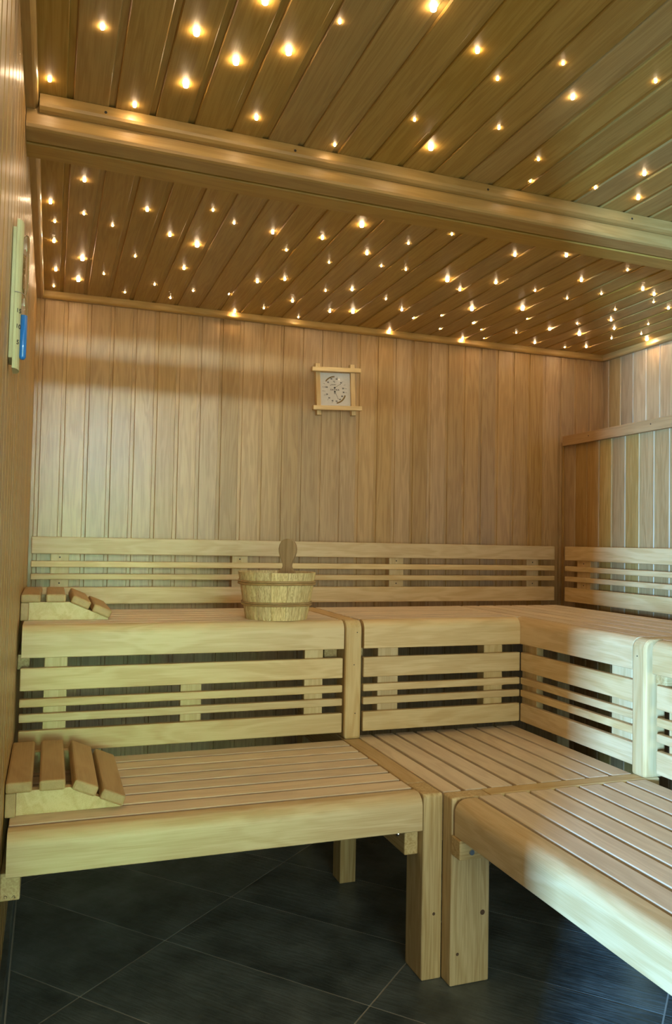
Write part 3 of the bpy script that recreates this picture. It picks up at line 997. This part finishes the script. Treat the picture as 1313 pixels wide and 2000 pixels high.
# ------------------------------------------------------------------ fibre-optic star lights
S1 = [(97, 157, 1), (200, 55, 1), (384, 64, 2), (461, 121, 2), (564, 102, 2), (363, 166, 2), (263, 207, 1), (501, 232, 1), (654, 285, 0), (518, 3, 2),
      (664, 45, 0), (847, 16, 2), (933, 101, 1), (972, 156, 0), (1100, 126, 0), (1119, 192, 1), (1281, 161, 0), (810, 236, 0), (842, 289, 2),
      (975, 252, 0), (1052, 313, 0), (1036, 358, 0), (1163, 371, 0), (1259, 341, 1), (1247, 388, 1)]
S2 = [(165, 353, 1), (98.5, 396, 1), (164, 419, 0), (107, 434, 0), (220, 442, 0), (105.5, 472, 1), (161, 506, 2), (264, 502, 0), (109, 528, 1), (153, 547, 2),
      (105, 560, 0), (203, 536, 0), (287.5, 411, 1), (332, 460, 1), (302, 557, 0), (244, 572, 0), (333, 583, 0), (385, 479, 2), (359.5, 525, 1), (377.5, 569, 0),
      (416, 412, 0), (457.5, 437, 0), (447, 577, 0), (533, 455, 1), (559.5, 490, 0), (503, 551, 1), (556.5, 546.5, 1), (630, 466, 1), (643, 514, 0), (636, 569, 0),
      (571.5, 589, 1), (644.5, 609, 1), (583, 620.5, 0), (515.5, 603, 0), (458.5, 609, 1),
      (707, 440.5, 2), (717, 496, 1), (798, 477, 0), (883, 459, 0), (745, 521, 0), (793, 528, 0), (688, 566.5, 1), (754, 585, 0), (689.5, 609.5, 2), (785, 606, 1),
      (807.5, 623, 1), (874, 547.5, 2), (898.5, 567, 1), (922, 604, 2), (862.5, 619, 0), (925, 633, 1), (859.5, 644.5, 0), (897, 665.5, 1), (940, 646, 0), (945.5, 662.5, 0),
      (757.5, 648, 1), (969, 553, 1), (1006, 499, 1), (1021, 603.5, 2), (1030, 625, 0), (1008.5, 651, 0), (1045.5, 569, 0), (1045, 670, 1), (1074, 644, 2), (1108, 584, 0),
      (1106.5, 500, 1), (1136, 548.5, 1), (1175, 575, 0), (1226, 529, 0), (1256, 566, 1), (1278, 576, 1), (1277, 591, 0), (1202, 606, 0), (1194, 626, 1), (1200, 642.5, 1),
      (1195, 661.5, 0), (1128, 633, 0), (1132, 653, 2), (1145.5, 678, 1), (1103.5, 679, 0), (1253, 653, 0), (1264, 663, 2), (1266.5, 634, 0), (1306, 603, 1)]
RAD = [0.0023, 0.0036, 0.0056]


def star_mesh(r, mat):
    """polished fibre end: a short glowing collar below the board and the bright end face looking down"""
    bm = bmesh.new()
    n = 10
    prof = [(1.0, 0.0), (1.0, -0.9), (0.85, -1.2)]
    rings = [[bm.verts.new((r * p * math.cos(2 * math.pi * k / n), r * p * math.sin(2 * math.pi * k / n), r * h)) for k in range(n)] for p, h in prof]
    for a, b in zip(rings, rings[1:]):
        for k in range(n):
            bm.faces.new((a[k], b[k], b[(k + 1) % n], a[(k + 1) % n])).material_index = 1
    bm.faces.new(rings[-1]).material_index = 0
    bm.faces.new(rings[0]).material_index = 1
    bmesh.ops.recalc_face_normals(bm, faces=bm.faces)
    me = bpy.data.meshes.new('star_light'); bm.to_mesh(me); bm.free()
    me.materials.append(mat); me.materials.append(M_COLLAR)
    return me


SM = [star_mesh(RAD[k], M_STAR[k]) for k in range(3)]
SIZE = ['small', 'medium', 'large']
ORD = ['first', 'second', 'third', 'fourth', 'fifth', 'sixth', 'seventh', 'eighth', 'ninth']


def nth(n):
    return '%d%s' % (n, 'th' if 10 <= n % 100 <= 20 else {1: 'st', 2: 'nd', 3: 'rd'}.get(n % 10, 'th'))


# extra stars added out of view over the near ceiling to light the benches
S0 = []
for i in range(5):
    for j in range(6):
        S0.append((0.10 + 0.46 * j + random.uniform(-0.15, 0.15), -0.25 + 0.26 * i + random.uniform(-0.09, 0.09), random.choice((0, 1, 1, 2))))
rows = {}
for lst, zone in ((S0, 'near'), (S1, 'front'), (S2, 'rear')):
    for px, py, k in lst:
        p = Vector((px, py, ZC)) if zone == 'near' else at_z(px, py, ZC - 0.003)
        p.x = min(p.x, XR - 0.032)
        p.y = min(p.y, YB - 0.031)
        if zone == 'front':
            p.y = min(p.y, 1.8015 + 0.02 * (p.x - XL) - 0.030)
        # in the groove between boards the tip sits on the tongue, else on the board face
        g = (p.x - 0.0165) % 0.0872
        zt = ZC + 0.0036 if g > 0.0752 else ZC - 0.0003
        o = link('star_light', SM[k], Matrix.Translation((p.x, p.y, zt)))
        board = int(math.floor((p.x - 0.0165) / 0.0872)) + 2
        o['category'] = 'light'
        o['group'] = 'fibre-optic star lights in the ceiling'
        rows.setdefault(('rear' if zone == 'rear' else 'front', board), []).append((p.y, k, o))
for (zone, board), l in rows.items():
    l.sort(key=lambda q: -q[0])
    for i, (yy, k, o) in enumerate(l):
        if zone == 'rear':
            o['label'] = '%s star light in %s ceiling board from left wall, %s from the back wall' % (SIZE[k], nth(board), ORD[i])
        else:
            o['label'] = '%s star light in %s ceiling board from left wall, %s in front of beam' % (SIZE[k], nth(board), ORD[i])
